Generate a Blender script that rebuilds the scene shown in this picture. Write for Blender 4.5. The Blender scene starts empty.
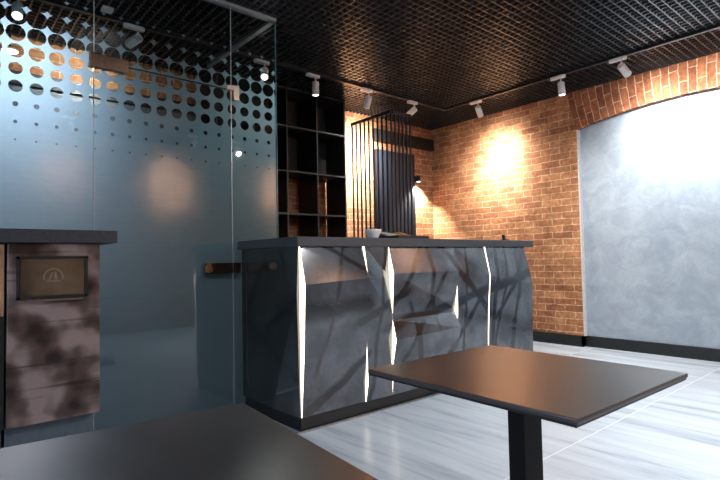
import bpy, bmesh, math, random
from mathutils import Vector, Matrix
random.seed(7)
S = 1.1                       # layout units -> metres
GX1 = 1.978                   # right end of the glazing
GS = .973                     # pitch factor of the dotted film
C = bpy.context.scene.collection
sc = bpy.context.scene
PI = math.pi

# ------------------------------------------------------------------ helpers
class MB:
    """collects shapes (layout units, world coordinates) and links them as one mesh"""
    def __init__(self): self.bm = bmesh.new(); self.uv = None
    def face(self, pts):
        vs = [self.bm.verts.new(p) for p in pts]
        return self.bm.faces.new(vs)
    def box(self, x0, x1, y0, y1, z0, z1):
        v = [self.bm.verts.new((x, y, z)) for z in (z0, z1) for y in (y0, y1) for x in (x0, x1)]
        for f in ((0,2,3,1),(4,5,7,6),(0,1,5,4),(2,6,7,3),(0,4,6,2),(1,3,7,5)):
            self.bm.faces.new([v[i] for i in f])
        return self
    def prism(self, loop, axis, a, b):
        """extrude a 2-D loop along axis ('x': loop is (y,z); 'y': (x,z); 'z': (x,y))"""
        def P(p, t):
            return {'x': (t, p[0], p[1]), 'y': (p[0], t, p[1]), 'z': (p[0], p[1], t)}[axis]
        va = [self.bm.verts.new(P(p, a)) for p in loop]
        vb = [self.bm.verts.new(P(p, b)) for p in loop]
        n = len(loop)
        self.bm.faces.new(va); self.bm.faces.new(vb[::-1])
        for i in range(n):
            self.bm.faces.new((va[i], va[(i+1) % n], vb[(i+1) % n], vb[i]))
        return self
    def tube(self, p0, p1, r0, r1=None, seg=24, cap=True):
        r1 = r0 if r1 is None else r1
        p0 = Vector(p0); p1 = Vector(p1); d = (p1-p0).normalized()
        u = d.orthogonal().normalized(); w = d.cross(u)
        a = []; b = []
        for i in range(seg):
            t = 2*PI*i/seg; o = u*math.cos(t)+w*math.sin(t)
            a.append(self.bm.verts.new(p0+o*r0)); b.append(self.bm.verts.new(p1+o*r1))
        for i in range(seg):
            self.bm.faces.new((a[i], a[(i+1) % seg], b[(i+1) % seg], b[i])).smooth = True
        if cap:
            self.bm.faces.new(a[::-1]); self.bm.faces.new(b)
        return self
    def lathe(self, prof, cx, cy, seg=32):
        rings = []
        for r, z in prof:
            rings.append([self.bm.verts.new((cx+r*math.cos(2*PI*i/seg), cy+r*math.sin(2*PI*i/seg), z)) for i in range(seg)])
        for a, b in zip(rings, rings[1:]):
            for i in range(seg):
                self.bm.faces.new((a[i], a[(i+1) % seg], b[(i+1) % seg], b[i])).smooth = True
        self.bm.faces.new(rings[0][::-1]); self.bm.faces.new(rings[-1])
        return self
    def build(self, name, m, parent=None, loc=(0, 0, 0), bevel=0, uvs=None):
        """loc: origin (layout units, world).  With a parent the parent's world origin is subtracted."""
        loc = Vector(loc)
        bmesh.ops.recalc_face_normals(self.bm, faces=self.bm.faces)
        for v in self.bm.verts: v.co = (v.co - loc) * S
        me = bpy.data.meshes.new(name); self.bm.to_mesh(me); self.bm.free()
        me.materials.append(m)
        o = bpy.data.objects.new(name, me); C.objects.link(o)
        if parent is not None:
            o.parent = parent
            o.location = loc*S - wloc(parent)
        else:
            o.location = loc*S
        if bevel:
            b = o.modifiers.new('bevel', 'BEVEL'); b.width = bevel*S; b.segments = 2; b.limit_method = 'ANGLE'
            b.angle_limit = math.radians(40)
        return o

def wloc(o):
    v = Vector(o.location)
    while o.parent: o = o.parent; v += Vector(o.location)
    return v

def tag(o, label=None, cat=None, group=None, kind=None):
    if label: o['label'] = label
    if cat: o['category'] = cat
    if group: o['group'] = group
    if kind: o['kind'] = kind
    return o

def thing(name, label, cat, loc, group=None):
    o = bpy.data.objects.new(name, None); C.objects.link(o)
    o.empty_display_size = .1
    o.location = Vector(loc)*S
    return tag(o, label, cat, group)

def copy_tree(o, parent=None):
    c = o.copy(); C.objects.link(c)
    if parent is not None: c.parent = parent
    for ch in list(o.children): copy_tree(ch, c)
    return c

# ------------------------------------------------------------------ materials
def newmat(name):
    m = bpy.data.materials.new(name); m.use_nodes = True
    nt = m.node_tree
    return m, nt, nt.nodes['Principled BSDF'], nt.nodes['Material Output']
def N(nt, t, **kw):
    n = nt.nodes.new(t)
    for k, v in kw.items():
        if k in n.inputs: n.inputs[k].default_value = v
        else: setattr(n, k, v)
    return n
def L(nt, a, b): nt.links.new(a, b)
def ramp(nt, fac, stops, interp='LINEAR'):
    r = nt.nodes.new('ShaderNodeValToRGB'); r.color_ramp.interpolation = interp
    el = r.color_ramp.elements
    while len(el) < len(stops): el.new(.5)
    for e, (p, c) in zip(el, stops):
        e.position = p; e.color = (*c, 1) if len(c) == 3 else c
    L(nt, fac, r.inputs[0]); return r
def math_(nt, op, a, b=None, c=None):
    n = nt.nodes.new('ShaderNodeMath'); n.operation = op
    for i, v in enumerate((a, b, c)):
        if v is None: continue
        if isinstance(v, (int, float)): n.inputs[i].default_value = v
        else: L(nt, v, n.inputs[i])
    return n.outputs[0]
def mixc(nt, fac, a, b, mode='MIX'):
    n = nt.nodes.new('ShaderNodeMix'); n.data_type = 'RGBA'; n.blend_type = mode
    for s, v in ((n.inputs[0], fac), (n.inputs[6], a), (n.inputs[7], b)):
        if isinstance(v, (int, float)): s.default_value = v
        elif isinstance(v, tuple): s.default_value = (*v, 1)
        else: L(nt, v, s)
    return n.outputs[2]
def plain(name, col, rough=.5, metal=0, noise=.06, scale=30, spec=.5, bump=0):
    m, nt, p, out = newmat(name)
    pos = N(nt, 'ShaderNodeNewGeometry')
    nz = N(nt, 'ShaderNodeTexNoise', Scale=scale, Detail=4.0)
    L(nt, pos.outputs['Position'], nz.inputs['Vector'])
    a = tuple(max(0, c*(1-noise*2)) for c in col); b = tuple(min(1, c*(1+noise*2)) for c in col)
    r = ramp(nt, nz.outputs[0], [(.3, a), (.7, b)])
    L(nt, r.outputs[0], p.inputs['Base Color'])
    p.inputs['Roughness'].default_value = rough; p.inputs['Metallic'].default_value = metal
    p.inputs['Specular IOR Level'].default_value = spec
    if bump:
        bp = N(nt, 'ShaderNodeBump', Strength=bump, Distance=.01); L(nt, nz.outputs[0], bp.inputs['Height']); L(nt, bp.outputs[0], p.inputs['Normal'])
    return m
def emit(name, col, strength):
    m, nt, p, out = newmat(name)
    e = N(nt, 'ShaderNodeEmission', Strength=strength); e.inputs[0].default_value = (*col, 1)
    L(nt, e.outputs[0], out.inputs[0]); return m

def brick(name, axis, uv=False, c1=(.47, .24, .115), c2=(.29, .122, .06), mortar=(.60, .46, .32)):
    """axis 'x' -> wall runs along X, 'y' -> along Y; uv=True -> UV in metres (arch ring)"""
    m, nt, p, out = newmat(name)
    if uv:
        co = N(nt, 'ShaderNodeTexCoord').outputs['UV']
    else:
        g = N(nt, 'ShaderNodeNewGeometry'); sp = N(nt, 'ShaderNodeSeparateXYZ'); L(nt, g.outputs['Position'], sp.inputs[0])
        cb = N(nt, 'ShaderNodeCombineXYZ'); L(nt, sp.outputs['X' if axis == 'x' else 'Y'], cb.inputs[0]); L(nt, sp.outputs['Z'], cb.inputs[1])
        co = cb.outputs[0]
    nz = N(nt, 'ShaderNodeTexNoise', Scale=9.0, Detail=3.0); L(nt, co, nz.inputs['Vector'])
    sub = N(nt, 'ShaderNodeVectorMath', operation='SUBTRACT'); L(nt, nz.outputs['Color'], sub.inputs[0]); sub.inputs[1].default_value = (.5, .5, .5)
    scl = N(nt, 'ShaderNodeVectorMath', operation='SCALE'); L(nt, sub.outputs[0], scl.inputs[0]); scl.inputs['Scale'].default_value = .030
    add = N(nt, 'ShaderNodeVectorMath', operation='ADD'); L(nt, co, add.inputs[0]); L(nt, scl.outputs[0], add.inputs[1])
    b = nt.nodes.new('ShaderNodeTexBrick')
    b.inputs['Scale'].default_value = 1; b.inputs['Brick Width'].default_value = .262; b.inputs['Row Height'].default_value = .082
    b.inputs['Mortar Size'].default_value = .0055; b.inputs['Mortar Smooth'].default_value = .35; b.inputs['Bias'].default_value = -.1
    b.inputs['Color1'].default_value = (*c1, 1); b.inputs['Color2'].default_value = (*c2, 1); b.inputs['Mortar'].default_value = (*mortar, 1)
    L(nt, add.outputs[0], b.inputs['Vector'])
    n2 = N(nt, 'ShaderNodeTexNoise', Scale=22.0, Detail=6.0, Roughness=.65); L(nt, co, n2.inputs['Vector'])
    n3 = N(nt, 'ShaderNodeTexNoise', Scale=5.5, Detail=4.0); L(nt, co, n3.inputs['Vector'])
    r2 = ramp(nt, n2.outputs[0], [(.3, (.62, .58, .55)), (.7, (1.2, 1.2, 1.2))])
    r3 = ramp(nt, n3.outputs[0], [(.3, (.68, .62, .60)), (.7, (1.22, 1.2, 1.2))])
    c = mixc(nt, 1.0, b.outputs['Color'], r2.outputs[0], 'MULTIPLY'); c = mixc(nt, 1.0, c, r3.outputs[0], 'MULTIPLY')
    L(nt, c, p.inputs['Base Color']); p.inputs['Roughness'].default_value = .85
    p.inputs['Specular IOR Level'].default_value = .25
    hgt = math_(nt, 'ADD', math_(nt, 'MULTIPLY', math_(nt, 'SUBTRACT', 1.0, b.outputs['Fac']), 1.0), math_(nt, 'MULTIPLY', n2.outputs[0], .55))
    bp = N(nt, 'ShaderNodeBump', Strength=.75, Distance=.012); L(nt, hgt, bp.inputs['Height']); L(nt, bp.outputs[0], p.inputs['Normal'])
    return m

def streaked(name, base, dark, light, scale, rough, width=.10, blur=.10, spec=.5, coat=.0):
    """dark smoky sheet with straight crossing darker streaks printed on it"""
    m, nt, p, out = newmat(name)
    g = N(nt, 'ShaderNodeNewGeometry')
    mp = N(nt, 'ShaderNodeMapping'); mp.inputs['Rotation'].default_value = (.3, .5, .4); mp.inputs['Scale'].default_value = (1, 1, .75)
    L(nt, g.outputs['Position'], mp.inputs[0])
    v = N(nt, 'ShaderNodeTexVoronoi', Scale=scale, feature='DISTANCE_TO_EDGE'); L(nt, mp.outputs[0], v.inputs['Vector'])
    v2 = N(nt, 'ShaderNodeTexVoronoi', Scale=scale*.55, feature='DISTANCE_TO_EDGE')
    mp2 = N(nt, 'ShaderNodeMapping'); mp2.inputs['Rotation'].default_value = (1.1, .2, .9); L(nt, g.outputs['Position'], mp2.inputs[0]); L(nt, mp2.outputs[0], v2.inputs['Vector'])
    r1 = ramp(nt, v.outputs['Distance'], [(width*.25, (1, 1, 1)), (width*.25+blur, (0, 0, 0))])
    r2 = ramp(nt, v2.outputs['Distance'], [(width*.3, (1, 1, 1)), (width*.3+blur*.8, (0, 0, 0))])
    n1 = N(nt, 'ShaderNodeTexNoise', Scale=3.2, Detail=3.0); L(nt, g.outputs['Position'], n1.inputs['Vector'])
    n2 = N(nt, 'ShaderNodeTexNoise', Scale=40.0, Detail=4.0); L(nt, g.outputs['Position'], n2.inputs['Vector'])
    c = ramp(nt, n1.outputs[0], [(.35, base), (.68, light)]).outputs[0]
    f = math_(nt, 'MAXIMUM', r1.outputs[0], r2.outputs[0])
    c = mixc(nt, math_(nt, 'MULTIPLY', f, .88), c, dark)
    c = mixc(nt, 1.0, c, ramp(nt, n2.outputs[0], [(.3, (.85, .85, .85)), (.7, (1.1, 1.1, 1.1))]).outputs[0], 'MULTIPLY')
    L(nt, c, p.inputs['Base Color']); p.inputs['Roughness'].default_value = rough; p.inputs['Specular IOR Level'].default_value = spec
    p.inputs['Coat Weight'].default_value = coat; p.inputs['Coat Roughness'].default_value = .08
    return m

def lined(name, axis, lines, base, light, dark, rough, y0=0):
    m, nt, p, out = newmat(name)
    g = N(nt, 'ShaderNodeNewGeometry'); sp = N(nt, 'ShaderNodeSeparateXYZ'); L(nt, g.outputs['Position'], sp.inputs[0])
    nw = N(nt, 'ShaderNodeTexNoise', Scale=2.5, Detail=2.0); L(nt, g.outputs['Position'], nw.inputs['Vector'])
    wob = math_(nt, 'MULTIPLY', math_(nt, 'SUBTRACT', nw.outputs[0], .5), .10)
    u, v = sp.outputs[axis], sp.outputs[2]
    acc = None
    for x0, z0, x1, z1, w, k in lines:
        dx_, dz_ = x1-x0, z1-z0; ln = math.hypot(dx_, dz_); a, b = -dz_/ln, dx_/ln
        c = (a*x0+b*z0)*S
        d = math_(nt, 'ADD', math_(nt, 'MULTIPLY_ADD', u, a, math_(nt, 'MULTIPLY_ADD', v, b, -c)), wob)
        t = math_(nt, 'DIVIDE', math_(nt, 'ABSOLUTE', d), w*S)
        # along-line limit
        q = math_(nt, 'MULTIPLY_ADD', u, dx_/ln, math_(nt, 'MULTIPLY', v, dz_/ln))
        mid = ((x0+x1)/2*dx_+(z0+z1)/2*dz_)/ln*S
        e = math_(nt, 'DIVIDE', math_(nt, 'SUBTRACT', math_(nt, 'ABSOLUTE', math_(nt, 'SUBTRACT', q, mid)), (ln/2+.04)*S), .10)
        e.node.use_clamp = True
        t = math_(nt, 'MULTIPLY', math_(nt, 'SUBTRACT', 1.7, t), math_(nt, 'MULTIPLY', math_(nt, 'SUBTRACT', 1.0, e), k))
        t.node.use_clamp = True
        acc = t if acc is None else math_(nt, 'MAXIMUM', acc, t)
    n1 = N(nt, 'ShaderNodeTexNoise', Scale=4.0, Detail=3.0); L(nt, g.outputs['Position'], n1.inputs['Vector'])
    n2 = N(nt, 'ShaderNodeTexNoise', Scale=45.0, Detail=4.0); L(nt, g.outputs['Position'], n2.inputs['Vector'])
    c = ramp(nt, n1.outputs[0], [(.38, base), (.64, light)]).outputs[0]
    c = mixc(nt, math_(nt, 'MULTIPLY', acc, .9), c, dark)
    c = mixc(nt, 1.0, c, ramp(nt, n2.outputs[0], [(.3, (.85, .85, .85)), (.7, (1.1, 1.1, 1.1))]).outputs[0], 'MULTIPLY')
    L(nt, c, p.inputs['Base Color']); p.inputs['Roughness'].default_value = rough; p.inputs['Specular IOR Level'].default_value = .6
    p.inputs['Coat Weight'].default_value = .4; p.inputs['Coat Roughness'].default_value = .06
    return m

M = {}
M['brick_x'] = brick('brick running east', 'x')
M['brick_y'] = brick('brick running north', 'y')
M['brick_arch'] = brick('brick arch ring', 'y', uv=True, c1=(.36, .14, .065), c2=(.22, .08, .04))
M['black'] = plain('black painted metal', (.008, .008, .009), .45)
M['grid'] = plain('black louvre', (.024, .024, .025), .3, noise=.02)
M['plenum'] = plain('black void paint', (.004, .004, .005), .9)
M['white'] = plain('white lamp enamel', (.72, .70, .69), .4, noise=.02)
M['skirting'] = plain('black skirting', (.007, .009, .010), .4)
M['shelf'] = plain('black shelf board', (.014, .014, .015), .45)
M['shelf_edge'] = plain('shelf edging', (.10, .11, .12), .4)
M['slab'] = plain('slate worktop', (.030, .034, .043), .5, noise=.12, scale=60)
M['slat'] = plain('dark slat paint', (.008, .009, .013), .45)
M['navy'] = plain('navy black door', (.008, .012, .022), .6, spec=.3)
M['steel'] = plain('brushed steel', (.36, .36, .36), .3, metal=1)
M['bronze'] = plain('dark polished steel', (.62, .52, .44), .3, metal=1)
M['plinth_steel'] = plain('blue grey plinth', (.075, .10, .125), .35)
M['trim'] = plain('grey trim', (.22, .23, .24), .45)
M['china'] = plain('white china', (.75, .75, .76), .25, noise=.02)
M['paper'] = plain('pale paper', (.55, .55, .53), .6)
M['leaf'] = plain('green yellow print', (.30, .34, .06), .6, noise=.4, scale=60)
M['orange'] = plain('orange print', (.50, .20, .05), .6, noise=.3, scale=60)
M['seal'] = plain('clear seal', (.45, .52, .52), .2)
M['led'] = emit('warm light strip', (1, .88, .66), 4.0)
M['lens'] = emit('lit lamp lens', (1, .93, .82), 7.0)
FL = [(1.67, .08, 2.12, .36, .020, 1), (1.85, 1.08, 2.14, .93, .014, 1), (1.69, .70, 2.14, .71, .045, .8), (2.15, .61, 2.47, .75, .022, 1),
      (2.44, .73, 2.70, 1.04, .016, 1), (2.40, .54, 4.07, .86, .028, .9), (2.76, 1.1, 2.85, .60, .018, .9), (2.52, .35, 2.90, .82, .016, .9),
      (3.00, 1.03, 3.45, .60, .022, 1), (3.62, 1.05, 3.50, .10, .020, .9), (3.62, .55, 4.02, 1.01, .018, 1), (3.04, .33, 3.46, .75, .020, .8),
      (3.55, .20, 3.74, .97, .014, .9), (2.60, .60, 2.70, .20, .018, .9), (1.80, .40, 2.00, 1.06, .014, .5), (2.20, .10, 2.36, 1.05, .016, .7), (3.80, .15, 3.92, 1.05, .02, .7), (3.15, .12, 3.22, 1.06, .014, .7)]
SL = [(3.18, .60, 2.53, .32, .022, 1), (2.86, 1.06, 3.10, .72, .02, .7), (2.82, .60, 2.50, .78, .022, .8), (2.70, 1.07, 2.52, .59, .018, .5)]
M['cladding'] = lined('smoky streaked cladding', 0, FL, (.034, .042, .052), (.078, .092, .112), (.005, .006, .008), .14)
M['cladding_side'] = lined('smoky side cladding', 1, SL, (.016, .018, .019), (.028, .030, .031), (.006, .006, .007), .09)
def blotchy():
    m, nt, p, out = newmat('brown wood with painted reflection blotches')
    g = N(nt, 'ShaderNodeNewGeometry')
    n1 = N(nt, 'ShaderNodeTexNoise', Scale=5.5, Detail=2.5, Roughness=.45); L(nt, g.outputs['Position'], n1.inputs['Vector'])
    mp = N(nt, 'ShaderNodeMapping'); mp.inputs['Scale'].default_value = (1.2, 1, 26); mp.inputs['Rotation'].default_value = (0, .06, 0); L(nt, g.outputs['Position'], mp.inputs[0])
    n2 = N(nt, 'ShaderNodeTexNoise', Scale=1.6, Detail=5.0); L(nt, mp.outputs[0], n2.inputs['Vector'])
    c = ramp(nt, n1.outputs[0], [(.36, (.020, .013, .010)), (.48, (.085, .058, .050)), (.60, (.25, .19, .18))]).outputs[0]  # pale blotches paint the blurred brick reflection into the wood colour
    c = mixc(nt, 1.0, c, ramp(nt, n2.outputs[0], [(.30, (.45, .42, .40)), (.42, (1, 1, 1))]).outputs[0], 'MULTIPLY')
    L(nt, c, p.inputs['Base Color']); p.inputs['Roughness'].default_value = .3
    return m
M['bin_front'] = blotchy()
M['bin_flap'] = plain('brown flap', (.085, .055, .032), .35, noise=.3, scale=6)
M['oak'] = plain('warm brown board', (.36, .20, .12), .4, noise=.2, scale=8)

# plaster
def plaster():
    m, nt, p, out = newmat('blue grey marbled plaster')
    g = N(nt, 'ShaderNodeNewGeometry')
    n0 = N(nt, 'ShaderNodeTexNoise', Scale=1.6, Detail=3.0); L(nt, g.outputs['Position'], n0.inputs['Vector'])
    n1 = N(nt, 'ShaderNodeTexNoise', Scale=4.5, Detail=8.0, Roughness=.62, Distortion=.9); L(nt, g.outputs['Position'], n1.inputs['Vector'])
    n2 = N(nt, 'ShaderNodeTexNoise', Scale=14, Detail=8.0, Roughness=.7, Distortion=1.6); L(nt, g.outputs['Position'], n2.inputs['Vector'])
    f = math_(nt, 'ADD', math_(nt, 'MULTIPLY', n1.outputs[0], .6), math_(nt, 'ADD', math_(nt, 'MULTIPLY', n2.outputs[0], .22), math_(nt, 'MULTIPLY', n0.outputs[0], .18)))
    r = ramp(nt, f, [(.38, (.245, .30, .365)), (.5, (.295, .355, .42)), (.62, (.36, .42, .485))])
    L(nt, r.outputs[0], p.inputs['Base Color']); p.inputs['Roughness'].default_value = .5; p.inputs['Specular IOR Level'].default_value = .3
    bp = N(nt, 'ShaderNodeBump', Strength=.15, Distance=.01); L(nt, n2.outputs[0], bp.inputs['Height']); L(nt, bp.outputs[0], p.inputs['Normal'])
    return m
M['plaster'] = plaster()

# floor: long pale tiles, grain along Y, joints along X
def floor_mat():
    m, nt, p, out = newmat('pale streaked stone tile')
    g = N(nt, 'ShaderNodeNewGeometry')
    sp = N(nt, 'ShaderNodeSeparateXYZ'); L(nt, g.outputs['Position'], sp.inputs[0])
    TX, TY, J = .66, 1.32, .0022
    def joint(o, size, off):
        a = math_(nt, 'DIVIDE', math_(nt, 'ADD', o, off), size)
        fr = math_(nt, 'SUBTRACT', a, math_(nt, 'FLOOR', a))
        d = math_(nt, 'MINIMUM', fr, math_(nt, 'SUBTRACT', 1.0, fr))
        return math_(nt, 'LESS_THAN', math_(nt, 'MULTIPLY', d, size), J), math_(nt, 'FLOOR', a)
    jx, ix = joint(sp.outputs[0], TX, .30)
    jy, iy = joint(sp.outputs[1], TY, TY*4-1.35*S)
    off = N(nt, 'ShaderNodeCombineXYZ'); L(nt, math_(nt, 'MULTIPLY', ix, 3.7), off.inputs[0]); L(nt, math_(nt, 'MULTIPLY', iy, 5.3), off.inputs[1]); L(nt, math_(nt, 'ADD', math_(nt, 'MULTIPLY', ix, 1.3), iy), off.inputs[2])
    ad = N(nt, 'ShaderNodeVectorMath', operation='ADD'); L(nt, g.outputs['Position'], ad.inputs[0]); L(nt, off.outputs[0], ad.inputs[1])
    mp = N(nt, 'ShaderNodeMapping'); mp.inputs['Scale'].default_value = (7.5, .75, 1); L(nt, ad.outputs[0], mp.inputs[0])
    n1 = N(nt, 'ShaderNodeTexNoise', Scale=1.0, Detail=6.0, Roughness=.6, Distortion=.35); L(nt, mp.outputs[0], n1.inputs['Vector'])
    r = ramp(nt, n1.outputs[0], [(.30, (.27, .33, .40)), (.47, (.43, .50, .58)), (.70, (.51, .59, .67))])
    jj = math_(nt, 'MULTIPLY', jy, 1.0)
    c = mixc(nt, jj, r.outputs[0], (.80, .83, .86))
    c = mixc(nt, math_(nt, 'MULTIPLY', jx, .35), c, (.70, .74, .78))
    L(nt, c, p.inputs['Base Color']); p.inputs['Roughness'].default_value = .27; p.inputs['Specular IOR Level'].default_value = .45
    return m
M['floor'] = floor_mat()

# table laminate
def laminate():
    m, nt, p, out = newmat('dark brown table laminate')
    g = N(nt, 'ShaderNodeNewGeometry')
    n1 = N(nt, 'ShaderNodeTexNoise', Scale=9, Detail=6.0, Roughness=.65); L(nt, g.outputs['Position'], n1.inputs['Vector'])
    n2 = N(nt, 'ShaderNodeTexNoise', Scale=60, Detail=4.0); L(nt, g.outputs['Position'], n2.inputs['Vector'])
    r = ramp(nt, n1.outputs[0], [(.3, (.034, .028, .028)), (.7, (.050, .042, .041))])
    L(nt, r.outputs[0], p.inputs['Base Color'])
    p.inputs['Roughness'].default_value = .31
    p.inputs['Specular IOR Level'].default_value = .75
    return m
M['laminate'] = laminate()
M['table_edge'] = plain('black table edge', (.012, .011, .012), .3)

# clear glass sheet
def glass(name, tint=(.88, .95, .97)):
    m, nt, p, out = newmat(name); nt.nodes.remove(p)
    tr = N(nt, 'ShaderNodeBsdfTransparent'); tr.inputs[0].default_value = (*tint, 1)
    gl = N(nt, 'ShaderNodeBsdfGlossy', Roughness=.015); gl.inputs[0].default_value = (1, 1, 1, 1)
    fr = N(nt, 'ShaderNodeFresnel', IOR=1.5)
    mx = N(nt, 'ShaderNodeMixShader'); L(nt, fr.outputs[0], mx.inputs[0]); L(nt, tr.outputs[0], mx.inputs[1]); L(nt, gl.outputs[0], mx.inputs[2])
    L(nt, mx.outputs[0], out.inputs[0]); return m
M['glass'] = glass('clear partition glass')

# frosted film with a grid of clear dots that shrink downwards
def film():
    m, nt, p, out = newmat('frosted film with clear dots'); nt.nodes.remove(p)
    g = N(nt, 'ShaderNodeNewGeometry'); sp = N(nt, 'ShaderNodeSeparateXYZ'); L(nt, g.outputs['Position'], sp.inputs[0])
    P_ = .1*GS*S
    def cell(o, off):
        a = math_(nt, 'DIVIDE', math_(nt, 'SUBTRACT', o, off), P_)
        i = math_(nt, 'FLOOR', math_(nt, 'ADD', a, .5))
        return math_(nt, 'SUBTRACT', a, i), i
    dx, ix = cell(sp.outputs[0], .0705*GS*S)
    dz, iz = cell(sp.outputs[2], (1-GS)*S)
    d = math_(nt, 'SQRT', math_(nt, 'ADD', math_(nt, 'MULTIPLY', dx, dx), math_(nt, 'MULTIPLY', dz, dz)))
    # radius (in pitches) by row: row 20 = height 2.0
    t = math_(nt, 'DIVIDE', math_(nt, 'SUBTRACT', iz, 15.0), 13.0)
    rr = ramp(nt, t, [(0, (0, 0, 0)), (1.5/13, (.06, .06, .06)), (2.5/13, (.10, .10, .10)), (3.5/13, (.145, .145, .145)), (4.5/13, (.34, .34, .34)), (6.5/13, (.40, .40, .40)), (7.5/13, (.47, .47, .47)), (8.5/13, (.53, .53, .53)), (9.5/13, (.60, .60, .60)), (10.5/13, (.66, .66, .66)), (1, (.68, .68, .68))], 'CONSTANT')
    hole = math_(nt, 'LESS_THAN', d, rr.outputs[0])
    df = N(nt, 'ShaderNodeBsdfDiffuse'); df.inputs[0].default_value = (.03, .09, .115, 1)
    tl = N(nt, 'ShaderNodeBsdfTranslucent'); tl.inputs[0].default_value = (.40, .58, .68, 1)
    mx = N(nt, 'ShaderNodeMixShader'); mx.inputs[0].default_value = .6; L(nt, df.outputs[0], mx.inputs[1]); L(nt, tl.outputs[0], mx.inputs[2])
    tr = N(nt, 'ShaderNodeBsdfTransparent')
    m2 = N(nt, 'ShaderNodeMixShader'); L(nt, hole, m2.inputs[0]); L(nt, mx.outputs[0], m2.inputs[1]); L(nt, tr.outputs[0], m2.inputs[2])
    L(nt, m2.outputs[0], out.inputs[0]); return m
M['film'] = film()

# ------------------------------------------------------------------ the setting
XL, XR, YB, YN, ZC, ZP = -1.5, 5.53, 4.77, -1.3, 2.82, 3.25     # left, right, back, rear, louvre ceiling, void
XB = 5.47                                                       # face of the right-hand brickwork
def struct(o, label=None): o['kind'] = 'structure'; o['label'] = label if label else o.name; return o

struct(MB().box(XL-.2, XR+.3, YN-.2, YB+.2, -.12, 0).build('floor', M['floor']), 'pale blue grey streaked tile floor')
struct(MB().box(XL-.2, XR+.3, YN-.2, YB+.2, ZP, ZP+.1).build('ceiling', M['plenum']), 'black void above the louvre ceiling')
g = MB(); st = .060
x = XL
while x < XR-.02:
    g.box(x, x+.0075, YN, YB, ZC, ZC+.034); x += st
y = YN
while y < YB-.02:
    g.box(XL, XR, y, y+.0075, ZC+.0005, ZC+.0335); y += st
struct(g.build('ceiling_grid', M['grid']), 'black open cell louvre ceiling')

struct(MB().box(XL-.2, XR+.3, YB, YB+.2, 0, ZP).build('wall_back', M['brick_x']), 'back brick wall behind the bar')
struct(MB().box(XL-.2, XR+.3, YN-.2, YN, 0, ZP).build('wall_rear', M['brick_x']), 'brick wall behind the viewpoint')
# left wall with a window opening added to let in fill light
w = MB(); WY0, WY1, WZ0, WZ1 = -1.0, 2.3, .5, 2.5
w.box(XL-.2, XL, YN, WY0, 0, ZP); w.box(XL-.2, XL, WY1, YB, 0, ZP)
w.box(XL-.2, XL, WY0, WY1, 0, WZ0); w.box(XL-.2, XL, WY0, WY1, WZ1, ZP)
struct(w.build('wall_left', M['brick_y']), 'brick wall left of the viewpoint')
w = MB()
for a in (WY0, (WY0+WY1)/2-.03, WY1-.06): w.box(XL-.14, XL-.08, a, a+.06, WZ0, WZ1)
w.box(XL-.14, XL-.08, WY0, WY1, WZ0, WZ0+.06); w.box(XL-.14, XL-.08, WY0, WY1, WZ1-.06, WZ1)
win = struct(w.build('fill_window_1', M['trim']), 'added unseen fill light window left of the viewpoint')

# right wall: recessed plaster, brick face in front of it with a segmental arch opening
struct(MB().box(XR, XR+.3, YN, YB, 0, ZP).build('wall_right_plaster', M['plaster']), 'blue grey plaster in the arched recess')
YA, HC, RISE, ZS = 1.555, 1.10, .122, 2.392          # arch centre, half chord, rise, springing height
RA = (HC*HC+RISE*RISE)/(2*RISE); ZA = ZS+RISE-RA
def arc(y): return ZA+math.sqrt(RA*RA-(y-YA)**2)
b = MB()
b.box(XB, XR-.001, YA+HC, YB, 0, ZP)                 # pier to the corner
b.box(XB, XR-.001, YN, YA-HC, 0, ZP)                 # pier near the viewpoint
b.box(XB, XR-.001, YA-HC, YA+HC, ZC+.02, ZP)
# upper corner filling between the skewbacks and the arch ring is part of the ring below
struct(b.build('wall_right', M['brick_y']), 'right hand brick wall')
# arch ring with UVs running radially
bm = bmesh.new(); uvl = bm.loops.layers.uv.new('UVMap'); n = 48
th = math.asin(HC/RA); top = ZC+.021
rows = []
for i in range(n+1):
    a = -th+2*th*i/n
    y0, z0 = YA+RA*math.sin(a), ZA+RA*math.cos(a)
    k = (top-ZA)/math.cos(a); y1, z1 = YA+k*math.sin(a), top
    rows.append((a, (y0, z0), (y1, z1), k))
def quad(pts, uvs):
    f = bm.faces.new([bm.verts.new(Vector(q)*S) for q in pts])
    for l, u in zip(f.loops, uvs): l[uvl].uv = u
for (a0, p0, q0, k0), (a1, p1, q1, k1) in zip(rows, rows[1:]):
    u0, u1 = RA*a0*S, RA*a1*S
    xx = XB-.006
    quad([(xx, *p0), (xx, *p1), (xx, *q1), (xx, *q0)], [(.0, u0+10), (.0, u1+10), ((k1-RA)*S, u1+10), ((k0-RA)*S, u0+10)])
    quad([(xx, *p0), (XR-.001, *p0), (XR-.001, *p1), (xx, *p1)], [(.0, u0+10), (.07, u0+10), (.07, u1+10), (.0, u1+10)])
# closing ends
for (a, p0, q0, k) in (rows[0], rows[-1]):
    quad([(XB-.006, *p0), (XB-.006, *q0), (XR-.001, *q0), (XR-.001, *p0)], [(0, 0), (.4, 0), (.4, .06), (0, .06)])
bmesh.ops.remove_doubles(bm, verts=bm.verts, dist=1e-5); bmesh.ops.recalc_face_normals(bm, faces=bm.faces)
me = bpy.data.meshes.new('wall_right_arch'); bm.to_mesh(me); bm.free(); me.materials.append(M['brick_arch'])
o = bpy.data.objects.new('wall_right_arch', me); C.objects.link(o); struct(o, 'brick arch ring over the plaster recess')

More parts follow.
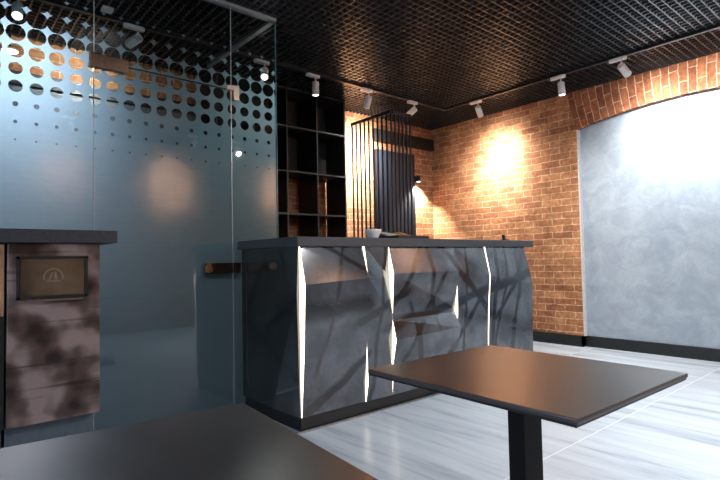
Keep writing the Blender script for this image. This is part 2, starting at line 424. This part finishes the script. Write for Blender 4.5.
struct(MB().box(XB+.002, XR-.001, YA+HC-.012, YA+HC-.0005, .118, ZS-.002).build('trim_jamb', plain('pale jamb render', (.55, .55, .56), .6)), 'pale rendered edge of the arched recess')
s = MB(); SK = .118
s.box(XB-.018, XB, YA+HC, YB, 0, SK); s.box(XB-.018, XB, YN, YA-HC, 0, SK)
s.box(XB-.018, XR-.016, YA+HC-.0, YA+HC+.018, 0, SK)
s.box(XR-.016, XR, YA-HC, YA+HC, 0, SK)
struct(s.build('baseboard_right', M['skirting']), 'black skirting along the right wall')

# niche in the back wall: lintel, dark door, pale wall light band comes from the lamps
struct(MB().box(4.33, XB, YB-.05, YB, 2.515, 2.672).build('trim_lintel', M['black']), 'black lintel on the back brick wall')
d = MB().box(4.36, 5.06, YB-.045, YB, 0, 2.41).build('door_2', M['navy']); struct(d, 'navy black door in the back wall')
h = MB().tube((4.95, YB-.09, .95), (4.95, YB-.09, 1.15), .01); h.tube((4.95, YB-.09, .97), (4.95, YB-.04, .97), .007); h.tube((4.95, YB-.09, 1.13), (4.95, YB-.04, 1.13), .007)
h.build('door_handle', M['steel'], d)

# wall behind the glazing: black rail and pale boarding below it
struct(MB().box(XL, 2.035, YB-.06, YB, 2.43, 2.53).build('trim_rail', M['black']), 'black rail on the wall behind the glazing')
struct(MB().box(XL, 2.035, YB-.03, YB, .0, 2.43).build('wall_back_lining', plain('pale lining', (.10, .12, .14), .5)), 'pale lining behind the glazing')

# ceiling trim around the glazed room
struct(MB().box(GX1-.035, GX1+.004, 3.27, 4.38, ZC-.03, ZC).build('trim_1', M['trim']), 'grey ceiling trim behind the glass corner')
struct(MB().box(XL, GX1+.004, 3.224, 3.27, ZC-.022, ZC).build('trim_2', M['trim']), 'grey head channel above the glazing')

# glazing
GY0, GY1 = 3.236, 3.248
DX0, DX1, DZ = .744, 1.612, 2.202
def pane(o_name, x0, x1, z0, z1, parent):
    q = MB().box(x0, x1, GY0, GY1, z0, z1).build('pane', M['glass'], parent)
    MB().face([(x0, GY1+.002, z0), (x1, GY1+.002, z0), (x1, GY1+.002, z1), (x0, GY1+.002, z1)])
    f = MB(); f.face([(x0, GY1+.002, z0), (x1, GY1+.002, z0), (x1, GY1+.002, z1), (x0, GY1+.002, z1)])
    f.build('frosted_film', M['film'], q)
    return q
gw = bpy.data.objects.new('wall_glass', None); C.objects.link(gw); struct(gw, 'frosted glass partition with a dot pattern')
pane('p', XL, -.30, .0, ZC-.02, gw); pane('p', -.296, DX0-.004, .0, ZC-.02, gw)
pane('p', DX0, DX1, DZ+.006, ZC-.02, gw); pane('p', DX1+.006, GX1, .0, ZC-.02, gw)
e = MB().box(GX1, GX1+.004, GY0-.001, GY1+.001, 0, ZC-.02); e.build('glass_edge', plain('green glass edge', (.12, .32, .30), .15), gw)
e = MB().box(DX1+.0015, DX1+.0045, GY0-.002, GY1, .01, ZC-.02); e.build('seal', M['seal'], gw)
e = MB().box(DX0-.0035, DX0-.0005, GY0-.002, GY1, .01, ZC-.02); e.build('seal', M['seal'], gw)
dr = bpy.data.objects.new('door_1', None); C.objects.link(dr); struct(dr, 'frosted glass door with steel patch fittings')
pane('p', DX0, DX1, .012, DZ, dr)
e = MB().box(DX0, DX1, GY0-.001, GY1, DZ, DZ+.005); e.build('door_gap', M['black'], dr)
def fitting(nm, x0, x1, z0, z1, m, par):
    f = MB().box(x0, x1, GY0-.016, GY0, z0, z1); f.box(x0, x1, GY1+.003, GY1+.018, z0, z1)
    return f.build(nm, m, par, bevel=.003)
fitting('hinge_plate', .715, .93, 2.163, 2.24, M['bronze'], gw)
k = MB().prism([(1.578, 2.228), (1.668, 2.238), (1.668, 2.135), (1.627, 2.135), (1.627, 2.2), (1.578, 2.2)], 'y', GY0-.016, GY0); k.build('corner_plate', M['bronze'], gw)
M['lock'] = plain('dark bronze lock', (.10, .075, .055), .35, metal=1)
lk = fitting('lock', 1.415, 1.608, .925, .995, M['lock'], dr)
cyl = MB().tube((1.425, GY0-.016, .96), (1.425, GY0-.045, .96), .027); cyl.build('knob', plain('brass', (.75, .50, .28), .2, metal=1), lk)
fitting('lock_keeper', 1.622, 1.668, .925, .995, M['lock'], gw)

# ------------------------------------------------------------------ bar counter
CX0, CX1, CY0, CY1, CT, CB = 1.665, 4.09, 2.50, 3.205, 1.083, .085
ct = thing('bar_counter', 'long faceted dark bar counter with glowing vertical slits and slate top', 'counter', (2.9, 2.9, 0))
MB().box(1.64, 4.20, 2.475, CY1+.012, CT, 1.142).build('worktop', M['slab'], ct, bevel=.006)
MB().box(CX0+.012, CX1-.03, CY0+.012, CY1-.01, 0, CB).build('plinth', M['black'], ct)
MB().box(CX0-.03, CX1, CY0-.012, CY0-.004, 0.0005, .012).build('floor_trim', M['steel'], ct)
MB().box(CX0+.03, CX1-.09, CY0+.05, CY1-.01, CB, CT).build('carcass', M['black'], ct)
def panel(xl, xr, left, right, strip=True):
    xr += .006
    """left/right: lists of (z, outward offset) top to bottom, same length"""
    m = MB(); bmv = m.bm
    fl = [bmv.verts.new((xl, CY0-o, z)) for z, o in left]; fr = [bmv.verts.new((xr, CY0-o, z)) for z, o in right]
    yb = CY0+.045
    bl = [bmv.verts.new((xl, yb, z)) for z, o in left]; br = [bmv.verts.new((xr, yb, z)) for z, o in right]
    for i in range(len(left)-1):
        for q in ((fl[i], fr[i], fr[i+1]), (fl[i], fr[i+1], fl[i+1])): bmv.faces.new(q)
        bmv.faces.new((bl[i], bl[i+1], br[i+1], br[i]))
        bmv.faces.new((fl[i], fl[i+1], bl[i+1], bl[i])); bmv.faces.new((fr[i], br[i], br[i+1], fr[i+1]))
    bmv.faces.new((fl[0], bl[0], br[0], fr[0])); bmv.faces.new((fl[-1], fr[-1], br[-1], bl[-1]))
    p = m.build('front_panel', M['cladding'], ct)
    if strip:
        loop = [(yb, left[0][0])]+[(CY0-o+.0025, z) for z, o in left]+[(yb, left[-1][0])]
        s_ = MB().prism(loop, 'x', xl-.0022, xl-.0007); s_.build('light_strip', M['led'], ct)
T, B = CT, CB
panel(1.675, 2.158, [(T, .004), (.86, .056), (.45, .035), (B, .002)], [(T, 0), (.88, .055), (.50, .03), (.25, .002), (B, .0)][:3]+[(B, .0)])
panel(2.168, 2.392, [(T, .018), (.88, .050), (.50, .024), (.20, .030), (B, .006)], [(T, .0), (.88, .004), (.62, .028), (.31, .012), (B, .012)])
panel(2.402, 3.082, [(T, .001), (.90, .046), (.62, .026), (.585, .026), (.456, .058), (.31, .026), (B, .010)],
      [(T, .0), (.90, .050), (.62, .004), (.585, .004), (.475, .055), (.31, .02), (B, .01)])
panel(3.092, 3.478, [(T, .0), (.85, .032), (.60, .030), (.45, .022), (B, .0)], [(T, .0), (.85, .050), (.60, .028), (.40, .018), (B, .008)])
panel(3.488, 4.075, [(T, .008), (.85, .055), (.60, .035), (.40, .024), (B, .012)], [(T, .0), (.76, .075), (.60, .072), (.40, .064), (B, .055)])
# side panels
def side(xf, sg, nm, mat_):
    m = MB(); v = m.bm.verts.new
    ys = [CY0+.004, CY0+.30, CY1]
    zs = [CT, .80, CB]
    off = [[.0, .0, .0], [.012, -.002, .0], [.0, .014, .0]]
    g_ = [[v((xf+sg*off[j][i], ys[i], zs[j])) for i in range(3)] for j in range(3)]
    h_ = [[v((xf-sg*.03, ys[i], zs[j])) for i in range(3)] for j in range(3)]
    for j in range(2):
        for i in range(2):
            m.bm.faces.new((g_[j][i], g_[j][i+1], g_[j+1][i+1])); m.bm.faces.new((g_[j][i], g_[j+1][i+1], g_[j+1][i]))
            m.bm.faces.new((h_[j][i], h_[j+1][i], h_[j+1][i+1], h_[j][i+1]))
    for j in range(2):
        for i in (0, 2): m.bm.faces.new((g_[j][i], g_[j+1][i], h_[j+1][i], h_[j][i]))
    for i in range(2):
        for j in (0, 2): m.bm.faces.new((g_[j][i], g_[j][i+1], h_[j][i+1], h_[j][i]))
    m.build(nm, mat_, ct)
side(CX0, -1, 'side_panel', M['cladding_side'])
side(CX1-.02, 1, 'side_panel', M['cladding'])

# things on the counter
bw = MB().lathe([(.030, 1.143), (.034, 1.146), (.062, 1.205), (.064, 1.222), (.060, 1.222), (.055, 1.200), (.028, 1.156)], 2.53, 2.80)
tag(bw.build('bowl', M['china'], None, (2.53, 2.80, 1.143)), 'small white bowl on the bar top at the tray corner', 'bowl')
t = thing('serving_tray', 'flat black tray on the bar top holding leaflets', 'tray', (2.785, 2.78, 1.143))
MB().box(2.62, 2.95, 2.62, 2.95, 1.143, 1.152).build('base', M['black'], t)
r_ = MB(); r_.box(2.62, 2.95, 2.62, 2.632, 1.152, 1.172); r_.box(2.62, 2.95, 2.938, 2.95, 1.152, 1.172); r_.box(2.62, 2.632, 2.632, 2.938, 1.152, 1.172); r_.box(2.938, 2.95, 2.632, 2.938, 1.152, 1.172)
r_.build('rim', M['black'], t)
def leaflet(nm, x0, x1, y0, y1, z0, tilt, m, lab):
    q = MB(); q.prism([(y0, z0), (y1, z0+tilt), (y1, z0+tilt+.006), (y0, z0+.006)], 'x', x0, x1)
    tag(q.build(nm, m, None, ((x0+x1)/2, (y0+y1)/2, z0)), lab, 'leaflet')
leaflet('leaflet', 2.65, 2.755, 2.68, 2.90, 1.1522, .055, M['paper'], 'pale leaflet lying on the left of the black tray')
leaflet('leaflet', 2.765, 2.84, 2.68, 2.90, 1.1522, .05, M['leaf'], 'green printed leaflet in the middle of the black tray')
leaflet('leaflet', 2.85, 2.925, 2.68, 2.90, 1.1522, .055, M['orange'], 'orange and yellow leaflet at the right of the black tray')
clip = MB(); clip.box(3.82, 3.88, 2.52, 2.56, 1.143, 1.152); clip.prism([(3.825, 1.152), (3.85, 1.152), (3.835, 1.19), (3.815, 1.19)], 'y', 2.53, 2.55)
tag(clip.build('card_holder', M['black'], None, (3.85, 2.54, 1.143)), 'tiny black card holder near the right end of the bar top', 'card holder')

# ------------------------------------------------------------------ slat screen
ss = thing('slat_screen', 'tall black vertical slat screen standing behind the bar', 'screen', (3.67, 3.9, 0))
SX0, SX1, SY0, SY1, SZ = 3.53, 3.80, 3.60, 4.22, 2.46
MB().box(SX0-.014, SX0+.014, SY0, SY1, SZ, SZ+.03).build('top_rail', M['slat'], ss)
MB().box(SX0+.014, SX1+.012, SY0-.014, SY0+.014, SZ, SZ+.03).build('top_rail', M['slat'], ss)
MB().box(SX0-.014, SX0+.014, SY0, SY1, 0, .03).build('bottom_rail', M['slat'], ss)
MB().box(SX0+.014, SX1+.012, SY0-.014, SY0+.014, 0, .03).build('bottom_rail', M['slat'], ss)
proto = None
pts = [(SX0, SY0+i*(SY1-SY0-.01)/9.0) for i in range(10)]+[(SX0+i*(SX1-SX0)/5.0, SY0) for i in range(1, 6)]
for (px, py) in pts:
    if proto is None:
        proto = MB().box(px-.008, px+.008, py-.006, py+.006, .03, SZ).build('slat', M['slat'], ss, (px, py, .03)); continue
    c = proto.copy(); C.objects.link(c); c.location = Vector((px, py, .03))*S-wloc(ss)

# ------------------------------------------------------------------ tall open shelf
sh = thing('shelving_unit', 'tall black open cube shelving behind the bar against the brick wall', 'shelving', (2.85, 4.58, 0))
FX = [2.05, 2.435, 2.815, 3.195, 3.58]; FZ = [.06, .575, 1.03, 1.485, 1.925, 2.39, 2.79]
FY0, FY1, TH = 4.40, 4.755, .018
for x in FX: MB().box(x-TH/2, x+TH/2, FY0, FY1, 0, ZC-.005).build('upright', M['shelf'], sh)
for z in FZ:
    for a, b_ in zip(FX, FX[1:]):
        MB().box(a+TH/2, b_-TH/2, FY0+.002, FY1, z-TH/2, z+TH/2).build('shelf_board', M['shelf'], sh)
MB().box(FX[0], FX[-1], FY1-.006, FY1, 1.934, ZC-.005).build('back_panel', M['shelf'], sh)
ed = MB()
for x in FX: ed.box(x-.003, x+.003, FY0-.002, FY0, 0, 2.40)
for z in FZ[:-1]: ed.box(FX[0], FX[-1], FY0-.002, FY0, z-.003, z+.003)
ed.build('edging', M['shelf_edge'], sh)

# ------------------------------------------------------------------ waste station on the left
def waste_unit(x0, x1, label):
    t = thing('waste_cabinet', label, 'cabinet', ((x0+x1)/2, 3.02, 0))
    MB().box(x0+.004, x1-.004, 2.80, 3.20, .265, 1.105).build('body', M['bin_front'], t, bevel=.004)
    MB().box(x0+.004, x1-.02, 2.86, 3.19, 0, .265).build('plinth', M['plinth_steel'], t)
    return t
t = waste_unit(.28, .675, 'smoky brown waste cabinet with a rectangular push flap under a slate top')
f = MB()
x0, x1, z0, z1 = .318, .612, .845, 1.045
for a in ((x0, x0+.012, z0, z1), (x1-.012, x1, z0, z1), (x0, x1, z0, z0+.012), (x0, x1, z1-.012, z1)): f.box(a[0], a[1], 2.785, 2.80, a[2], a[3])
f.build('flap_frame', M['black'], t)
fl = MB().box(x0+.014, x1-.014, 2.79, 2.80, z0+.014, z1-.014).build('flap', M['bin_flap'], t)
em = MB(); cx, cz = .465, .945
for i in range(20):
    a0, a1 = PI*(-.1+1.2*i/20), PI*(-.1+1.2*(i+1)/20)
    em.prism([(cx+.042*math.cos(a0), cz+.042*math.sin(a0)), (cx+.042*math.cos(a1), cz+.042*math.sin(a1)), (cx+.036*math.cos(a1), cz+.036*math.sin(a1)), (cx+.036*math.cos(a0), cz+.036*math.sin(a0))], 'y', 2.788, 2.79)
em.prism([(cx-.020, cz-.012), (cx-.012, cz-.012), (cx-.002, cz+.022), (cx-.008, cz+.022)], 'y', 2.788, 2.79)
em.prism([(cx+.006, cz-.012), (cx+.016, cz-.012), (cx+.012, cz+.024), (cx+.002, cz+.024)], 'y', 2.788, 2.79)
em.box(cx-.03, cx+.03, 2.788, 2.79, cz-.022, cz-.016)
em.build('emblem', plain('worn print', (.20, .15, .10), .5), fl)
MB().box(x0+.01, x1-.02, 2.783, 2.79, z0-.012, z0-.004).build('flap_lip', M['steel'], t)
t2 = thing('side_cabinet', 'cabinet left of the waste unit with a warm brown drawer front', 'cabinet', (.06, 3.02, 0))
MB().box(-.50, .276, 2.815, 3.20, .265, 1.105).build('body', M['black'], t2)
MB().box(-.50, .272, 2.80, 2.815, .775, 1.10).build('drawer', M['oak'], t2)
MB().box(-.50, .27, 2.86, 3.19, 0, .265).build('plinth', M['plinth_steel'], t2)
tag(MB().box(-.55, .742, 2.755, 3.21, 1.107, 1.170).build('worktop', M['slab'], None, (.1, 3.02, 1.107), bevel=.005), 'dark slate worktop lying over the brown waste cabinets', 'worktop')

# ------------------------------------------------------------------ tables
def table(label, cx, cy, w, d, rot, ped):
    t = thing('cafe_table', label, 'table', (cx, cy, 0), 'square pedestal tables')
    zt = .682; x0, x1, y0, y1 = cx-w/2, cx+w/2, cy-d/2, cy+d/2
    MB().box(x0, x1, y0, y1, zt-.012, zt).build('tabletop', M['laminate'], t, bevel=.003)
    MB().box(x0+.004, x1-.004, y0+.004, y1-.004, zt-.018, zt-.012).build('underside', M['table_edge'], t)
    px, py = ped
    MB().box(px-.045, px+.045, py-.025, py+.025, .02, zt-.024).build('column', M['column'], t, bevel=.004)
    MB().box(px-.15, px+.15, py-.13, py+.13, zt-.024, zt-.018).build('mounting_plate', M['black'], t)
    MB().box(cx-.20, cx+.20, cy-.20, cy+.20, 0, .02).build('base', M['black'], t, bevel=.005)
    t.rotation_euler.z = rot
    return t
M['column'] = plain('matt black column', (.004, .004, .005), .6, spec=.2)
tb = table('dark brown square table standing right in front of the bar counter', 1.261, .795, .581, .635, -.0276, (1.262, .787))
fg = table('dark table cut off by the lower left corner of the view', .196, .766, .65, .65, -.094, (.2, .766))

# ------------------------------------------------------------------ track and spotlights
tr = MB(); TYk, TXk, Z0 = 3.95, 4.80, 2.795
tr.box(XL, TXk+.018, TYk-.018, TYk+.018, Z0, ZC); tr.box(TXk-.018, TXk+.018, YN, TYk-.018, Z0, ZC)
tag(tr.build('light_track', M['black'], None, (TXk, TYk, Z0)), 'black lighting track turning the corner under the louvre ceiling', 'track')
tr = MB().box(XL, TXk-.03, -.42, -.384, Z0, ZC)
tag(tr.build('light_track', M['black'], None, (1.6, -.4, Z0)), 'straight black lighting track behind the viewpoint', 'track')

ARM = .085
def make_spot():
    r = bpy.data.objects.new('track_spotlight', None); C.objects.link(r); r.location = (0, 0, Z0*S)
    b_ = MB(); a = []
    for i in range(24):
        tt = 2*PI*i/24; cx_ = .052 if math.cos(tt) > 0 else -.052
        a.append((cx_+.026*math.cos(tt), .026*math.sin(tt)))
    b_.prism(a, 'z', Z0-.022, Z0)
    b_.build('adapter', M['white'], r, (0, 0, Z0))
    s_ = MB().tube((.03, 0, Z0-.022), (.03, 0, Z0-ARM), .008, seg=12); s_.build('stem', M['white'], r, (0, 0, Z0))
    hd = MB(); p = Vector((.03, 0, Z0-ARM))
    hd.lathe([(.030, p.z+.018), (.034, p.z+.012), (.034, p.z-.110), (.030, p.z-.113), (.028, p.z-.100)], p.x, p.y)
    hd = hd.build('lamp_head', M['white'], r, p)
    ln = MB().tube((p.x, p.y, p.z-.1085), (p.x, p.y, p.z-.105), .027, seg=24); ln.build('lens', M['lens'], hd, p)
    return r
SP = make_spot(); first = True
def beam(l, cone):
    """bell-shaped beam of a reflector lamp"""
    l.use_nodes = True; nt = l.node_tree
    e = nt.nodes['Emission']
    tc = N(nt, 'ShaderNodeTexCoord'); sp = N(nt, 'ShaderNodeSeparateXYZ'); L(nt, tc.outputs['Normal'], sp.inputs[0])
    k = .69/(1-math.cos(math.radians(cone/4)))
    v = math_(nt, 'EXPONENT', math_(nt, 'MULTIPLY', math_(nt, 'SUBTRACT', math_(nt, 'ABSOLUTE', sp.outputs[2]), 1.0), k))
    L(nt, math_(nt, 'ADD', math_(nt, 'MULTIPLY', v, 1.0), .03), e.inputs['Strength'])
def spot(x, y, along, target, watts, cone, label, group=None, blend=1.0, col=(1, .94, .86), rad=.025):
    """along: rotation of the fixture about Z so its adapter follows the track"""
    global first
    r = SP if first else copy_tree(SP); first = False
    r.location = Vector((x, y, Z0))*S; r.rotation_euler = (0, 0, along)
    tag(r, label, 'spotlight', group or 'white track spotlights')
    hd = [c for c in r.children if c.name.startswith('lamp_head')][0]
    piv = Vector((x, y, Z0))+Matrix.Rotation(along, 3, 'Z') @ Vector((.03, 0, -ARM))
    d = (Vector(target)-piv).normalized()
    dl = Matrix.Rotation(-along, 3, 'Z') @ d
    hd.rotation_euler = (-dl).to_track_quat('Z', 'Y').to_euler()
    if watts:
        l = bpy.data.lights.new('spot_beam', 'SPOT'); l.energy = watts; l.color = col; l.spot_size = math.radians(min(165, cone*1.7)); l.spot_blend = blend; l.shadow_soft_size = rad
        beam(l, cone)
        o = bpy.data.objects.new('spot_beam', l); C.objects.link(o)
        o.location = (piv+d*.125)*S; o.rotation_euler = d.to_track_quat('-Z', 'Y').to_euler()
BK = 'white track spotlights behind the glass'
spot(.42, TYk, 0, (.32, 3.25, 1.80), 150, 92, 'white track spotlight at the far upper left behind the dotted glass', col=(1, .86, .93))
spot(1.18, TYk, 0, (.85, YB, 2.5), 80, 95, 'white track spotlight tilted left above the glass door')
spot(2.27, TYk, 0, (1.85, 3.25, 1.75), 28, 120, 'white track spotlight seen through the right glass panel')
spot(2.83, TYk, 0, (2.82, TYk, 0), 40, 70, 'white track spotlight pointing straight down before the shelving')
spot(3.52, TYk, 0, (3.75, YB, 1.4), 60, 80, 'white track spotlight between the shelving and the slat screen')
spot(4.22, TYk, 0, (4.05, YB, 2.2), 1200, 80, 'white track spotlight above the slat screen')
spot(TXk, 3.50, -PI/2, (XB, 3.66, 2.08), 500, 85, 'white track spotlight over the brick pier beside the corner')
spot(TXk, 2.50, -PI/2, (4.9, 2.3, 0), 260, 120, 'white track spotlight at the left foot of the brick arch')
spot(TXk, 1.92, -PI/2, (XR, 1.72, 2.2), 210, 105, 'white track spotlight in front of the brick arch, nearest the right edge', col=(1, .97, .93))
NV = 'white track spotlight outside the view, lighting the room from behind'
spot(TXk, 1.05, -PI/2, (XR, 1.2, 2.2), 220, 105, NV, NV, col=(1, .97, .93))
spot(TXk, .2, -PI/2, (XB, -.05, 2.35), 350, 100, NV, NV, col=(.92, .94, 1))
for xx, tx, pw in ((1.3, 1.4, 200), (2.85, 2.85, 900), (4.6, 4.85, 700)):
    spot(xx, -.4, 0, (tx, YN, 2.2), pw, 62 if xx == 2.85 else 75, NV, NV, col=(.90, .93, 1))
spot(3.5, -.4, 0, (3.2, 1.0, 0), 600, 140, NV, NV, col=(1, .98, .96))

# recessed lights behind the glass
dl = thing('pendant_lamp', 'small glowing disc pendant behind the upper left of the dotted glass', 'pendant lamp', (.463, 4.5, ZC))
MB().tube((.463, 4.5, 2.62), (.463, 4.5, ZC), .004, seg=8).build('cord', M['black'], dl)
MB().lathe([(.030, 2.625), (.055, 2.610), (.055, 2.602)], .463, 4.5).build('shade', M['white'], dl)
MB().lathe([(.050, 2.597), (.050, 2.602)], .463, 4.5).build('diffuser', M['lens'], dl)
tag(MB().box(.93, 1.0, 3.80, 3.87, ZC-.02, ZC-.001).build('ceiling_sensor', M['white'], None, (.965, 3.835, ZC-.02)), 'small square white sensor on the ceiling behind the glass', 'sensor')
# wall lamp beside the door
wl = thing('wall_lamp', 'small black wall lamp beside the dark door in the back wall', 'wall lamp', (5.12, YB, 2.09))
MB().box(5.10, 5.14, YB-.02, YB, 2.05, 2.13).build('back_plate', M['black'], wl)
MB().tube((5.12, YB-.055, 2.05), (5.12, YB-.055, 2.13), .03, seg=20).build('shade', M['black'], wl)
MB().tube((5.12, YB-.055, 2.046), (5.12, YB-.055, 2.05), .022, seg=20).build('bulb', M['lens'], wl)
l = bpy.data.lights.new('wall_lamp_beam', 'SPOT'); l.energy = 170; l.color = (1, .92, .80); l.spot_size = math.radians(105); l.spot_blend = .6; l.shadow_soft_size = .02
o = bpy.data.objects.new('wall_lamp_beam', l); C.objects.link(o); o.location = Vector((5.12, YB-.10, 2.035))*S; o.rotation_euler = (math.radians(12), 0, 0)

# ------------------------------------------------------------------ fill daylight through the added window
wd = bpy.data.worlds.new('World'); sc.world = wd; wd.use_nodes = True
nt = wd.node_tree; bg = nt.nodes['Background']
bg.inputs[0].default_value = (.68, .82, 1, 1); bg.inputs[1].default_value = 2.6
l = bpy.data.lights.new('fill_window_portal', 'AREA'); l.shape = 'RECTANGLE'; l.size = (WY1-WY0)*S; l.size_y = (WZ1-WZ0)*S; l.cycles.is_portal = True
o = bpy.data.objects.new('fill_window_portal', l); C.objects.link(o); o.location = Vector((XL-.1, (WY0+WY1)/2, (WZ0+WZ1)/2))*S
o.rotation_euler = Vector((1, 0, 0)).to_track_quat('-Z', 'Z').to_euler()

# ------------------------------------------------------------------ camera
f = 507.24353
dx = Vector((952-360, -(248-240), -f)).normalized(); dy = Vector((-75-360, -(268-240), -f)).normalized(); up = dx.cross(dy).normalized()
Rm = Matrix((dx, dy, up))
cam = bpy.data.cameras.new('camera'); cam.sensor_width = 36; cam.lens = f/720*36; cam.clip_start = .02
o = bpy.data.objects.new('camera', cam); C.objects.link(o)
o.matrix_world = Matrix.Translation((0, 0, 1.0*S)) @ Rm.to_4x4()
sc.camera = o
vs = sc.view_settings
sc.display_settings.display_device = 'sRGB'
vs.view_transform = 'Standard'; vs.look = 'None'; vs.exposure = .5; vs.gamma = 1; vs.use_curve_mapping = False
